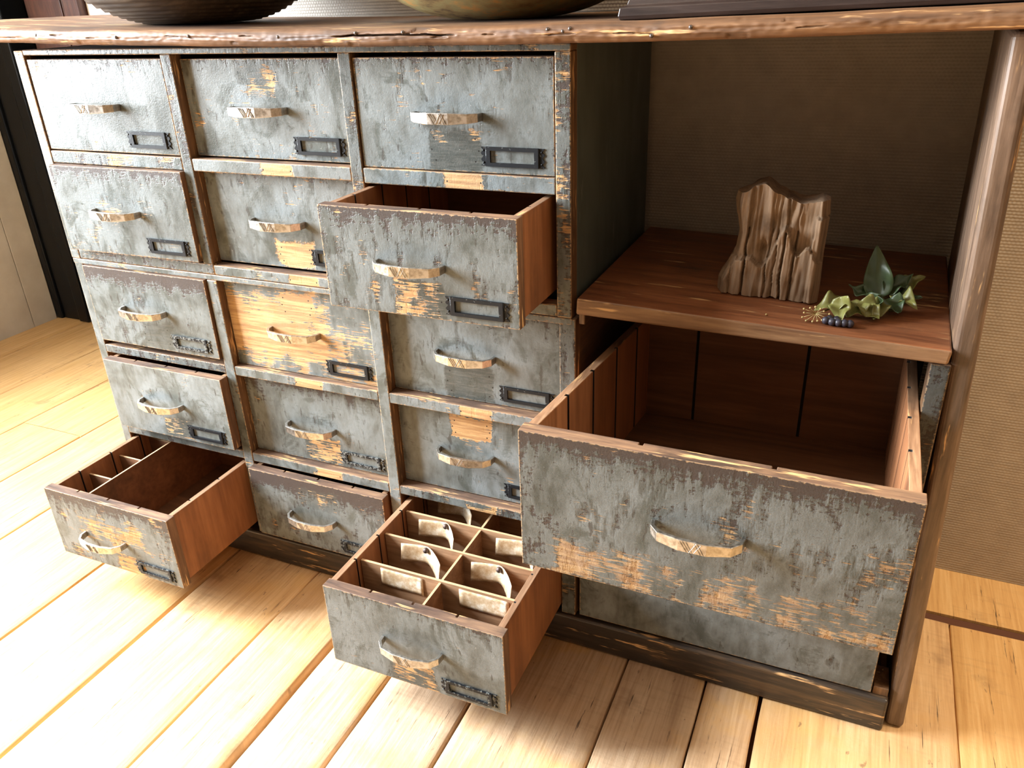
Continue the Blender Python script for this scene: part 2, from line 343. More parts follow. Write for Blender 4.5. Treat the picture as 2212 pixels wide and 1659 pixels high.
mb = MB(); mb.box(-.66,2.5,YW,YW+.12,-.03,2.5); struct(mb.build('wall_back', M_wp))
mb = MB(); mb.box(2.5,2.6,-2.8,.6,-.03,2.5); struct(mb.build('wall_right', M_warmwall))
mb = MB(); mb.box(-2.0,2.6,-2.9,-2.8,-.03,2.5); struct(mb.build('wall_front', M_warmwall))
mb = MB(); mb.box(-2.0,2.6,-2.9,1.7,2.5,2.6); struct(mb.build('ceiling', M_ceil))
# left wall with the big window opening (y -1.75..-.5, z .45..2.25) and boarding near the black frame
WY0,WY1,WZ0,WZ1 = -1.28,-.20,.62,2.15
mb = MB()
mb.box(XL-.16,XL,-2.8,WY0,-.03,2.5); mb.box(XL-.16,XL,WY0,WY1,-.03,WZ0); mb.box(XL-.16,XL,WY0,WY1,WZ1,2.5); mb.box(XL-.16,XL,WY1,.42,-.03,2.5)
for a,b_ in ((.424,.560),(.5625,.700),(.702,.786)): mb.box(XL-.02,XL,a,b_,-.03,2.5)
mb.box(XL-.16,XL-.021,.42,1.7,-.03,2.5)
struct(mb.build('wall_left', M_panel, bevel=.0012))
def window(name, axis, p, a0,a1,z0,z1, cols, rows):
    mb = MB(); t = .045
    def bar(u0,u1,w0,w1,d=.03):
        if axis=='x': mb.box(p-d,p+d,u0,u1,w0,w1)
        else: mb.box(u0,u1,p-d,p+d,w0,w1)
    bar(a0,a0+t,z0,z1); bar(a1-t,a1,z0,z1); bar(a0+t,a1-t,z0,z0+t); bar(a0+t,a1-t,z1-t,z1)
    for k in range(1,cols): c = a0+(a1-a0)*k/cols; bar(c-.014,c+.014,z0+t,z1-t,.02)
    for k in range(1,rows): c = z0+(z1-z0)*k/rows; bar(a0+t,a1-t,c-.012,c+.012,.018)
    o = struct(mb.build(name, flat('white_window_paint',(.78,.77,.74),.4)))
    m = D.materials.new('window_glass'); m.use_nodes = True; nt = NT(m.node_tree); nt.n.clear()
    out = nt.new('ShaderNodeOutputMaterial'); mx = nt.new('ShaderNodeMixShader'); tr = nt.new('ShaderNodeBsdfTransparent'); gl = nt.new('ShaderNodeBsdfGlossy'); gl.inputs['Roughness'].default_value = .02
    mx.inputs[0].default_value = .06; nt.l.new(tr.outputs[0], mx.inputs[1]); nt.l.new(gl.outputs[0], mx.inputs[2]); nt.l.new(mx.outputs[0], out.inputs[0])
    mb = MB()
    if axis=='x': mb.box(p-.002,p+.002,a0+.02,a1-.02,z0+.02,z1-.02)
    else: mb.box(a0+.02,a1-.02,p-.002,p+.002,z0+.02,z1-.02)
    mb.build('pane', m, o)
    return o
window('window_1','x',XL-.08,WY0,WY1,WZ0,WZ1,2,3)
# back-left wall: black door frame with a dark recess, brown door, small window
mb = MB(); mb.box(-1.69,-1.38,YB+.09,YB+.12,-.03,2.5); mb.box(-1.395,-.62,YB,YB+.12,-.03,.70); mb.box(-1.395,-.62,YB,YB+.12,2.1,2.5); mb.box(-.74,-.62,YB,YB+.12,.70,2.1); mb.box(-.74,-.62,YW+.12,YB,-.03,2.5)
mb.box(-1.86,-1.68,YB+.09,YB+.12,-.03,2.5)
struct(mb.build('wall_back_left', M_dgrey))
mb = MB(); mb.box(-1.842,-1.815,.787,.87,0,2.3); mb.box(-1.815,-1.735,.796,.87,0,2.3); mb.box(-1.735,-1.692,.787,.87,0,2.3); mb.box(-1.692,-1.40,.79,.87,2.0,2.3)
struct(mb.build('trim_1', M_black, bevel=.004))
M_reddoor = wood('red_brown_door', (.028,.008,.005), (.05,.015,.009), (.10,.036,.018), 'z', .45, 0, .6, 14.)
mb = MB(); mb.box(-1.600,-1.462,.80,.835,0,2.0); mb.box(-1.458,-1.398,.80,.835,0,2.0); mb.box(-1.462,-1.458,.81,.835,0,2.0)
struct(mb.build('door_1', M_reddoor, bevel=.006))
window('window_2','y',YB+.06,-1.394,-.74,.70,2.1,4,2)

# ------------------------------------------------------------------ cabinet carcass
cab = thing('drawer_cabinet', (0,.18,0), 'old wooden cabinet with chipped grey-blue paint standing on the floorboards against the wall', 'cabinet')
def cpart(name, mb, mats, origin=(0,0,0), bevel=.0015): return mb.build(name, mats, cab, origin, bevel)
TOPZ = .884; SEAM = .5550; PL = .058
def ppart(name, x0,x1,z0,z1,y0,y1, matback=None, bevel=.0015, **kw):
    m = paint((x1-x0)/2, (z1-z0)/2, **kw); mb = MB()
    # faces: bottom, top, front, right, back, left
    mb.box(x0,x1,y0,y1,z0,z1, mf=[1,2,0,1,1,1])
    return mb.build(name, [m, matback or M_brownside, M_edge], cab, ((x0+x1)/2,y0,(z0+z1)/2), bevel)
ppart('stile', -.618,-.598, SEAM+.0006,TOPZ, 0,.022, wood=.06, dark=.0)
ppart('stile', -.3215,-.3025, SEAM+.018,.877, 0,.022, dark=.065, light=-.25)
ppart('stile', -.0235,-.0045, SEAM+.018,.877, 0,.022, dark=.06, light=-.25)
ppart('stile', .2705,.2905, SEAM+.0006,.877, 0,.022, dark=.075, wood=.05, light=-.05)
ppart('stile', -.6165,-.5975, PL,SEAM-.0006, .001,.022, dark=.0)
ppart('stile', -.3225,-.3025, PL,SEAM-.009, 0,.022, dark=.02)
ppart('stile', -.0235,-.0035, PL,SEAM-.009, 0,.022, dark=-.03, light=.05)
ppart('stile', .2728,.2955, PL,SEAM-.0006, .001,.022, dark=.05, wood=.03, light=-.2)
ppart('top_rail', -.598,.2905, .877,TOPZ+.001, 0,.022, dark=.03, light=-.3)
cols = [(-.598,-.322),(-.3025,-.0235),(-.0045,.2705)]
def rail(c, z0,z1, **kw):
    a,b_ = c; hx=(b_-a)/2
    d = dict(pc=(.012+rnd.uniform(-.01,.02),0,0), ph=(.026,1,.02), pwood=1., holes=1., dark=.0)
    d.update(kw); return ppart('rail', a+.0004,b_-.0004, z0,z1, .0006,.022, **d)
rail(cols[0], .7165,.7355, pwood=.3, holes=0, dark=.05, wood=.02); rail(cols[1], .7165,.7345); rail(cols[2], .7145,.7350)
rail((-.598,-.3025), .5560,.5725, pwood=.0, holes=0, dark=.07, wood=.0); rail((-.3025,-.0235), .5560,.5715, pwood=1.); rail((-.0045,.2705), .5560,.572, pwood=0, holes=0)
ppart('rail', -.618,.2910, .5460,.5552, .0008,.022, dark=.01, wood=.03)
rail(cols[0], .3815,.3965, pwood=.35, holes=0, dark=.07); rail(cols[1], .3810,.3975); rail(cols[2], .3810,.3985)
rail(cols[0], .2145,.2305, pwood=.0, holes=0, dark=.05); rail(cols[1], .2140,.2310, pwood=.95); rail(cols[2], .2155,.2315, pwood=.7, dark=.07)
# side panels, partitions, back and floor boards of the carcass
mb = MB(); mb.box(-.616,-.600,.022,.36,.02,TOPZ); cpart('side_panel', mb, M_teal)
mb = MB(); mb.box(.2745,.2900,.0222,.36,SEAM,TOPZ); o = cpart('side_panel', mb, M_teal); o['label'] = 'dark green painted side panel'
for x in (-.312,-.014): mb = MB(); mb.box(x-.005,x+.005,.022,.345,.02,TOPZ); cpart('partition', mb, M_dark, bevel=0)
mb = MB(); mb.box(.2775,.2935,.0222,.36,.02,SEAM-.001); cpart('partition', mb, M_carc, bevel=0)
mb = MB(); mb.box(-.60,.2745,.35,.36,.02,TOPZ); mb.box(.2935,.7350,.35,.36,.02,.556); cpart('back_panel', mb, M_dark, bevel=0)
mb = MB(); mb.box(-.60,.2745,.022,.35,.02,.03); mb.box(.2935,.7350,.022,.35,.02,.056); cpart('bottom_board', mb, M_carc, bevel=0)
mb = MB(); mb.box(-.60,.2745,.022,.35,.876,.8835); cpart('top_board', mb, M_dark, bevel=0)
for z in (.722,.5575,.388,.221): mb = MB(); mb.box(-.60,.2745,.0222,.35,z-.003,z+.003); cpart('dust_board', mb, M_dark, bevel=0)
# plinth
mb = MB(); mb.box(-.617,.7455,-.003,.02,0,.0565); o = mb.build('plinth', M_plinth, cab, (0,0,0), .004, 3); o['label'] = 'black worn wooden plinth'
# shelf board of the open niche (slightly sloping)
mb = MB(); mb.hexa([(.2975,-.004,.5640),(.7255,-.004,.5572),(.7365,.362,.5572),(.2975,.362,.5640),(.2985,-.003,.5862),(.7275,-.003,.5735),(.7375,.362,.5735),(.2975,.362,.5850)], mf=[1,0,1,1,1,1])
o = mb.build('shelf_board', [M_shelf, M_shelf_edge], cab, (0,0,0), .0028, 3); o['label'] = 'red-brown stained shelf board'
mb = MB(); mb.box(.2990,.3075,.004,.06,.548,.5632); cpart('cleat', mb, M_brownside)
ppart('post', .7094,.7300, .262,.5545, .002,.03, dark=.09, light=-.45)
mb = MB(); mb.box(.296,.7094,.004,.03,.280,.300); cpart('rail', mb, M_carc)
mb = MB(); mb.box(.7245,.7440,.006,.05,.0562,.070); cpart('cleat', mb, M_brownside)
# leaning end panel on the right
mb = MB(); mb.hexa([(.7485,.012,0),(.7725,.012,0),(.7785,.402,0),(.7520,.402,0),(.7170,.002,.8895),(.7420,.002,.8895),(.768,.402,.8895),(.7402,.402,.8895)])
o = mb.build('end_panel', M_leg, cab, (.75,.1,.44), .007, 4); o['label'] = 'brown wooden end panel with rounded front edge'

# ------------------------------------------------------------------ countertop
def ctop():
    zc = lambda x: .8852 + .0085*((x-.12)/.62)**2
    prof = [(.402,.0),(.2,.0),(.06,.0),(.0,.0),(-.022,.0002),(-.0275,.0012),(-.0305,.0035)] + [(-.0330+.0011*abs((.0063+.00055*k-.0107)/.0045)**2,.0063+.00055*k) for k in range(17)] + [(-.030,.0178),(-.026,.0198),(-.018,.0206),(.0,.0208),(.1,.0208),(.22,.0208),(.402,.0208)]
    x0,x1 = -.84,.90; nu = 900; nv = len(prof)-1
    def crackz(x):  # long crack in the middle of the front edge
        return .0108 + .0022*math.sin(x*14+.6) + .0007*mnoise.noise((x*60,3,3))
    def fn(a,b_):
        x = x0+(x1-x0)*a; y,z = prof[round(b_*nv)]
        if y < .02:
            y += .0018*mnoise.noise((x*9,z*60,1)) + .0011*mnoise.noise((x*16,z*330,5)) + .0007*mnoise.noise((x*120,z*300,6)); z += .0008*mnoise.noise((x*12,z*50,9))
            c = 1 if -.005 < x < .165 else 0
            if c and y < -.028:
                w = max(0, 1-abs(z-crackz(x))/.0012)*min(1,(x+.005)/.03,(.165-x)/.03); y += .014*min(1,w*1.6)
            if y < -.02 and mnoise.noise((x*22,z*260,20)) > .46: y += .0022
        return (x, y, z+zc(x))
    mb = MB(); mb.grid(fn, nu, nv, 0, True)
    n = nv+1
    for a in (0,1): pts = [fn(a,j/nv) for j in range(n)]; mb.poly(pts, [tuple(range(n)) if a==1 else tuple(range(n-1,-1,-1))])
    o = mb.build('countertop', M_top, None, (.03,.17,.906))
    tag(o, 'thick worn brown wooden countertop with rounded front edge lying across the cabinet', 'countertop')
    for x,z in ((-.515,.012),(-.36,.011),(-.23,.013),(-.085,.012),(.03,.0155),(.095,.0155),(.2755,.015),(.293,.0128),(.301,.0152),(.43,.013),(.39,.006)):
        k = MB(); k.sphere((x,-.0325,z+zc(x)), .0022, 8); nl = k.build('nail', M_nail, o)
ctop()

# ------------------------------------------------------------------ drawers
def handle_mesh(cx, y, cz, s=1.0):
    mb = MB()
    #      x, y(out), half height
    st = [(-.046,-.0002,.0048),(-.0445,-.011,.0052),(-.0365,-.0205,.0056),(-.0140,-.0265,.0068),(.0140,-.0265,.0068),(.0365,-.0205,.0056),(.0445,-.011,.0052),(.046,-.0002,.0048)]
    t = .0042
    nrm = []
    for k in range(len(st)):
        a = st[max(k-1,0)]; b_ = st[min(k+1,len(st)-1)]; d = Vector((b_[0]-a[0], b_[1]-a[1])).normalized(); nrm.append(Vector((d.y,-d.x)))   # outward = -y side
    pts = []
    for (x,yy,h),n in zip(st,nrm):
        ox,oy = x+n.x*t*.5, yy+n.y*t*.5; ix,iy = x-n.x*t*.5, min(yy-n.y*t*.5, -.0002)
        oy = min(oy,-.0002)
        pts += [(cx+s*ox,y+s*oy,cz-s*h),(cx+s*ox,y+s*oy,cz+s*h),(cx+s*ix,y+s*iy,cz+s*h),(cx+s*ix,y+s*iy,cz-s*h)]
    F = []
    for k in range(len(st)-1):
        for i in range(4):
            j = (i+1) % 4; F.append((k*4+i, (k+1)*4+i, (k+1)*4+j, k*4+j))
    F += [(0,1,2,3),(28+3,28+2,28+1,28)]
    mb.poly(pts, F)
    yo = y + s*(-.0265-.0021)
    for xa,xb,w in ((-.0128,-.0050,.0011),(-.0098,-.0020,.0011),(.0040,-.0028,.0010),(.0018,.0088,.0011),(.0048,.0118,.0011),(-.0060,.0002,.0009),(.0085,.0022,.0009)):
        h = .0062 if abs(xb-xa) > .0065 else .0055
        za,zb = (h,-h)
        mb.poly([(cx+s*(xa-w*.6),yo,cz+s*za),(cx+s*(xa+w*.6),yo,cz+s*za),(cx+s*(xb+w*.6),yo,cz+s*zb),(cx+s*(xb-w*.6),yo,cz+s*zb),
                 (cx+s*(xa),yo-s*.0011,cz+s*za),(cx+s*(xb),yo-s*.0011,cz+s*zb)], [(0,3,5,4),(1,4,5,2),(0,4,1),(3,2,5)])
    return mb
def label_mesh(x0, y, z0, w=.0855, h=.0235):
    mb = MB(); x1 = x0+w; z1 = z0+h; e = .0082; t = .0030; b_ = .0044
    Y = y-.0002
    mb.box(x0+e,x1-e,Y-t,Y,z0,z0+b_); mb.box(x0+e,x1-e,Y-t,Y,z1-b_,z1); mb.box(x0+e,x0+e+.0052,Y-t,Y,z0+b_,z1-b_); mb.box(x1-e-.0052,x1-e,Y-t,Y,z0+b_,z1-b_)
    for s,xa in ((-1,x0+e),(1,x1-e)):
        n = 16; out = []
        for k in range(n+1):
            q = k/n; zz = z0+.0003+(h-.0006)*q; out.append((xa + s*(e*.80 + e*.18*math.cos(q*6*PI)), zz))
        pts = [(xa,Y,out[0][1])] + [(p[0],Y,p[1]) for p in out] + [(xa,Y,out[-1][1])]; m = len(pts)
        pts += [(p[0],Y-.0011,p[2]) for p in pts]
        F = [tuple(range(m)), tuple(range(2*m-1,m-1,-1))] + [(i,(i+1)%m,(i+1)%m+m,i+m) for i in range(m)]
        mb.poly(pts, F)
        mb.tube([(xa,Y-.0016,z0),(xa,Y-.0016,z1)], .0013, 6)
        for zz in (z0+.0045,z1-.0045): mb.sphere((xa+s*e*.5,Y-.0011,zz), .0013, 6)
    return mb
GW = [.0026]
def dado(x0,x1,y0,y1,grooves,depth,side,axis):
    """outline of a panel with vertical grooves cut in one long side"""
    w = GW[0]
    if axis=='x':   # panel runs along x, grooves in the +y side
        pts = [(x0,y0),(x1,y0),(x1,y1)]
        for g in sorted(grooves, reverse=True): pts += [(g+w/2,y1),(g+w/2,y1-depth),(g-w/2,y1-depth),(g-w/2,y1)]
        return pts + [(x0,y1)]
    if side > 0:    # grooves in the +x side
        pts = [(x0,y0),(x1,y0)]
        for g in sorted(grooves): pts += [(x1,g-w/2),(x1-depth,g-w/2),(x1-depth,g+w/2),(x1,g+w/2)]
        return pts + [(x1,y1),(x0,y1)]
    pts = [(x0,y0),(x1,y0),(x1,y1),(x0,y1)]
    for g in sorted(grooves, reverse=True): pts += [(x0,g+w/2),(x0+depth,g+w/2),(x0+depth,g-w/2),(x0,g-w/2)]
    return pts
def drawer(x0,x1,z0,z1,y, label, depth=.325, ft=.017, st=.0095, hz=0., hx=-.010, lab=True, iron=None, grooves=3, yaw=0., pp=None, group='small painted drawers of the cabinet', lowback=True, hs=1.0, boxtop=.0015, sidegr=(), skew=0., boxx=None, boxb=.006, tilt=0.):
    cx, cz = (x0+x1)/2, (z0+z1)/2
    root = thing('drawer', (cx, y, z0), label, 'drawer', group)
    d = dict(pp or {}); m = paint((x1-x0)/2, (z1-z0)/2, **d)
    gx = [x0+(x1-x0)*k/(grooves+1)+rnd.uniform(-.004,.004) for k in range(1,grooves+1)]
    mb = MB(); mb.prism(dado(x0,x1,y,y+ft,gx,.0055,1,'x'), z0, z1, 1, 2, lambda i: 0 if i==0 else 1)
    mb.build('front_panel', [m, M_fside, M_edge], root, (cx,y,cz), .0009, 2)
    zt = z1-boxtop; zb = z0+boxb; bx0,bx1 = boxx or (x0+.004, x1-.004)
    gy = [y+depth*k/5+rnd.uniform(-.004,.004) for k in (1,2,3,4)] if not sidegr else list(sidegr)
    sk = lambda pts: [(px+skew*(py-y), py) for px,py in pts]
    mb = MB(); mb.prism(sk(dado(bx0,bx0+st,y+ft,y+depth,gy,.004,1,'y')), zb, zt, 0, 1, lambda i: 2 if 2 <= i <= len(gy)*4 and (i-1)%4 in (1,2,3) else 0); mb.build('side_panel', [M_inner, M_side_edge, M_groove], root, (bx0,y,zb), .0008)
    mb = MB(); mb.prism(dado(bx1-st,bx1,y+ft,y+depth,gy,.004,-1,'y'), zb, zt, 0, 1, lambda i: 2 if i >= 4 and (i-3)%4 in (1,2,3) else 0); mb.build('side_panel', [M_inner, M_side_edge, M_groove], root, (bx1,y,zb), .0008)
    s2 = skew*(depth-.01)
    mb = MB(); xa,xb = bx0+st+s2, bx1-st
    if GW[0] > .004:
        gs = [xa+(xb-xa)*.21, xa+(xb-xa)*.655]; w = .0042; pts = [(xb,y+depth),(xa,y+depth),(xa,y+depth-.010)]
        for g_ in gs: pts += [(g_-w/2,y+depth-.010),(g_-w/2,y+depth-.006),(g_+w/2,y+depth-.006),(g_+w/2,y+depth-.010)]
        mb.prism(pts+[(xb,y+depth-.010)], zb, zt-.004, 0, 0, lambda i: 1 if i >= 3 and (i-3)%4 in (0,1,2) and i < 11 else 0)
    else: mb.box(xa,xb,y+depth-.010,y+depth,zb,zt-.004)
    mb.build('back_panel', [M_innerB, M_groove], root, (cx,y+depth,zb))
    mb = MB(); mb.poly([(bx0+st,y+ft,zb+.006),(bx1-st,y+ft,zb+.006),(bx1-st,y+depth-.01,zb+.006),(bx0+st+s2,y+depth-.01,zb+.006),(bx0+st,y+ft,zb+.011),(bx1-st,y+ft,zb+.011),(bx1-st,y+depth-.01,zb+.011),(bx0+st+s2,y+depth-.01,zb+.011)],
        [(3,2,1,0),(4,5,6,7),(0,1,5,4),(1,2,6,5),(2,3,7,6),(3,0,4,7)]); mb.build('bottom_panel', M_innerB, root, (cx,y,zb))
    handle_mesh(cx+hx, y, cz+hz, hs).build('handle', M_metal, root, (cx+hx,y,cz+hz), .0005, 2)
    if lab: label_mesh(x1-.0125-.0855, y, z0+.0090).build('label_holder', iron or M_iron, root, (x1-.05,y,z0+.02))
    if yaw: root.rotation_euler.z = yaw
    return root
pt = lambda **k: dict(k)
c1,c2,c3 = (-.5965,-.3235),(-.3012,-.0248),(-.0030,.2690)
B = dict(pc=(-.004,0,-.040), ph=(.031,1,.024), holes=1.)
def small(c, z0,z1,y,label,**kw): return drawer(c[0],c[1],z0,z1,y,label,**kw)
# row 1
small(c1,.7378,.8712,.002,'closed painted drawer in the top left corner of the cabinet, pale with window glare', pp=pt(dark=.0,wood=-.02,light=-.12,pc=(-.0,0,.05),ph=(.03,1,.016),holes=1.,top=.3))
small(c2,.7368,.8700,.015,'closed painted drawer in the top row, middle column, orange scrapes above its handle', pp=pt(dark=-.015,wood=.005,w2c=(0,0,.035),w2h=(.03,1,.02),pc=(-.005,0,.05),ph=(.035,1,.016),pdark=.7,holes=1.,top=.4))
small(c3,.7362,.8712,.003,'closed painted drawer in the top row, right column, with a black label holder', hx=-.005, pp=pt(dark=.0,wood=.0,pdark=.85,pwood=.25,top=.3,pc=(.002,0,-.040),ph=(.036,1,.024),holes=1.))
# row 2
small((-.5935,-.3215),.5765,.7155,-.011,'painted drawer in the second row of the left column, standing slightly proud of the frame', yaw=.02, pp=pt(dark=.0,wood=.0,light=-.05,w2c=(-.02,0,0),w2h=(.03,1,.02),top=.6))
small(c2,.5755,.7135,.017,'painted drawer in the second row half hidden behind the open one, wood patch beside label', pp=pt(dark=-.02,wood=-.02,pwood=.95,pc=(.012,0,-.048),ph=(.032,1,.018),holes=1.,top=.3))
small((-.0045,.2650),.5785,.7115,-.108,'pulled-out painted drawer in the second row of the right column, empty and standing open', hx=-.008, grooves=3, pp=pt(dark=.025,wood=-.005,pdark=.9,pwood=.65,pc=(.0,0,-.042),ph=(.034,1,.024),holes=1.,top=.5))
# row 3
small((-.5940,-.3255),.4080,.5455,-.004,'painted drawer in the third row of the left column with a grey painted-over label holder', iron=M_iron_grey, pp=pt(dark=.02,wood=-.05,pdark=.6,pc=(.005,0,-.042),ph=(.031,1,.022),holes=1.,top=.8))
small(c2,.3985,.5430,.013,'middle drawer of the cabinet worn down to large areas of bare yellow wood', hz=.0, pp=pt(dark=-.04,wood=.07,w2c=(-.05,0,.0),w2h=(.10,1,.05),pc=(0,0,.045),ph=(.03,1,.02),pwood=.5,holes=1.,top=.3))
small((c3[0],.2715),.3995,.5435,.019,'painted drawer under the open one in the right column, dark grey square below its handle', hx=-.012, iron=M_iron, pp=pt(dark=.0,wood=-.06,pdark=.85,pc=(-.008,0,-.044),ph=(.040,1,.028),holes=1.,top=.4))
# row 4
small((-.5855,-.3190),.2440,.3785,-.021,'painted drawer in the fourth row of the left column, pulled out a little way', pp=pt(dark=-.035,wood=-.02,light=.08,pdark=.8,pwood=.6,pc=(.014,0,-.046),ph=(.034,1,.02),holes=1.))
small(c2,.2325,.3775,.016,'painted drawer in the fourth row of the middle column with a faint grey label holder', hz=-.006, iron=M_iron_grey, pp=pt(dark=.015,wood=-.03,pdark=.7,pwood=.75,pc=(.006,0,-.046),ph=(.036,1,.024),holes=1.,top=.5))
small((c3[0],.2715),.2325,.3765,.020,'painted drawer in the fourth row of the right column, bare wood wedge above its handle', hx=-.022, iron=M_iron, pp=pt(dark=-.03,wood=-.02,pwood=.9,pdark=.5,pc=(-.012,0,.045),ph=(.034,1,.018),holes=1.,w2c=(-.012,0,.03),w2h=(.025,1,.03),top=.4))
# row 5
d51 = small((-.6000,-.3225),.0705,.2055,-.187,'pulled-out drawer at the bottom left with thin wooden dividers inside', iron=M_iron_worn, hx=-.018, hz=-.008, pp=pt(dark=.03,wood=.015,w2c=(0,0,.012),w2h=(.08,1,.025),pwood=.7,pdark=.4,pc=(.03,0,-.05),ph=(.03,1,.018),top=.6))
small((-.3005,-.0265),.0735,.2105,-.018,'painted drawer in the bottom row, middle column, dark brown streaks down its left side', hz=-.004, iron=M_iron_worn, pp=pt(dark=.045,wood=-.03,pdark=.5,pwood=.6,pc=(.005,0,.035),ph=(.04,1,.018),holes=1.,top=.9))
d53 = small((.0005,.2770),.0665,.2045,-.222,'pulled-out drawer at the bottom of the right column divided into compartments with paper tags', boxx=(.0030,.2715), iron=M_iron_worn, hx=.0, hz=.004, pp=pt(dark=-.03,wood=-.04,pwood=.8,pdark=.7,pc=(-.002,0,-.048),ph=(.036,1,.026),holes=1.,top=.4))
# the two wide drawers
GW[0] = .0048
big = drawer(.2965,.7115,.3090,.4970,-.197,'big wide drawer pulled far open below the shelf, deep and empty', depth=.40, ft=.020, st=.012, hx=.0, hz=.008, lab=False, grooves=2, hs=1.05, group='wide drawers at the right',
    boxx=(.2990,.7080), boxb=.012, skew=.092, sidegr=(-.095,-.018,.062,.14), pp=pt(dark=.045,wood=.012,w2c=(.02,0,-.068),w2h=(.19,1,.030),light=-.04,top=.5,wmix=.55))
GW[0] = .0026
drawer(.3015,.7225,.0605,.2560,.003,'wide closed drawer at the bottom right, mostly hidden under the big open one', depth=.33, hx=0, hz=.03, lab=False, grooves=2, hs=1.05, group='wide drawers at the right', pp=pt(dark=-.02,wood=-.06,light=-.1))

# dividers in the open drawers (parts of those drawers)
mb = MB(); mb.box(-.5215,-.5185,-.1685,.128,.083,.1985, mf=[0,1,0,0,0,0]); mb.build('divider', [M_innerB, M_divedge], d51, (0,0,.1))
for yy in (-.108,-.041,.03): mb = MB(); mb.box(-.5862,-.5217,yy-.0017,yy+.0017,.083,.190, mf=[0,1,0,0,0,0]); mb.build('divider', [M_innerB, M_divedge], d51, (0,0,.1))
ys53 = (-.145,-.078,-.014,.052)
for yy in ys53: mb = MB(); mb.box(.0142,.2632,yy-.002,yy+.002,.079,.1965, mf=[0,1,0,0,0,0]); mb.build('divider', [M_divider, M_divedge], d53, (0,0,.1))
prev = -.2045
for yy in ys53: mb = MB(); mb.box(.1445,.1480,prev+.0005,yy-.0024,.079,.1945, mf=[0,1,0,0,0,0]); mb.build('divider', [M_divider, M_divedge], d53, (0,0,.1)); prev = yy+.0022

# paper tags pinned to the dividers
def paper_mat():
    m, nt, b = material('aged_paper'); P = nt.objco(); n = nt.noise(P, 55, 5, .65); s = nt.noise(P, 380, 3, .6)
    col = nt.ramp(n, [(.38,(.40,.25,.12)),(.52,(.56,.42,.27)),(.64,(.76,.69,.57))]); col = nt.mix(nt.math('MULTIPLY', nt.smooth(s,.66,.7), .5), col, (.12,.07,.04))
    nt.l.new(col, b.inputs['Base Color']); b.inputs['Roughness'].default_value = .7; return m
M_paper = paper_mat(); M_tack = flat('rusty_tack', (.10,.07,.06), .5, .6)
def card(x0,x1,yd,ztop,h,curl,label,tack=None,slant=0.):
    w = x1-x0; yb = yd-.0024
    def fn(a,b_):
        x = x0+w*a; drop = 1-b_   # b_=1 at the top edge
        tk = tack if tack is not None else .5
        lift = curl*((max(0,a-tk)/(1-tk))**1.5 + .22*(max(0,tk-a)/tk)**1.5)*(.75+.25*drop)
        return (x, yb - .0008 - lift - .004*drop*(1 if curl else .3), ztop - h*drop - slant*a + (-.35*lift if curl else 0))
    mb = MB(); mb.grid(fn, 14, 6, 0, True)
    o = mb.build('paper_tag', M_paper, None, ((x0+x1)/2, yb, ztop-h/2)); so = o.modifiers.new('Solid','SOLIDIFY'); so.thickness = .0004
    tag(o, label, 'tag', 'paper tags pinned to the drawer dividers')
    if tack is not None:
        k = MB(); p = fn(tack,.82); k.sphere((p[0],p[1]-.0026,p[2]), .0046, 10); k.build('tack', M_tack, o)
    return o
card(.048,.118,ys53[0],.193,.030,0,'torn paper tag flat on the nearest divider, left compartment of the tag drawer')
card(.176,.252,ys53[0],.193,.030,0,'pale torn paper tag flat on the nearest divider, right compartment of the tag drawer')
card(.046,.122,ys53[1],.194,.029,.030,'curled paper tag tacked in the second left compartment, brown and spotted', .55)
card(.165,.238,ys53[1],.193,.030,.034,'curled paper tag tacked in the second right compartment, with faint pencil marks', .60)
card(.041,.112,ys53[2],.194,.028,.032,'curled brown paper tag tacked in the third left compartment, torn right end', .66)
card(.176,.246,ys53[2],.194,.028,.034,'curled paper tag tacked in the third right compartment, beside the big open drawer', .70)
card(.040,.110,ys53[3],.193,.028,.030,'paper tag in the shaded rear left compartment under the rail', .6)

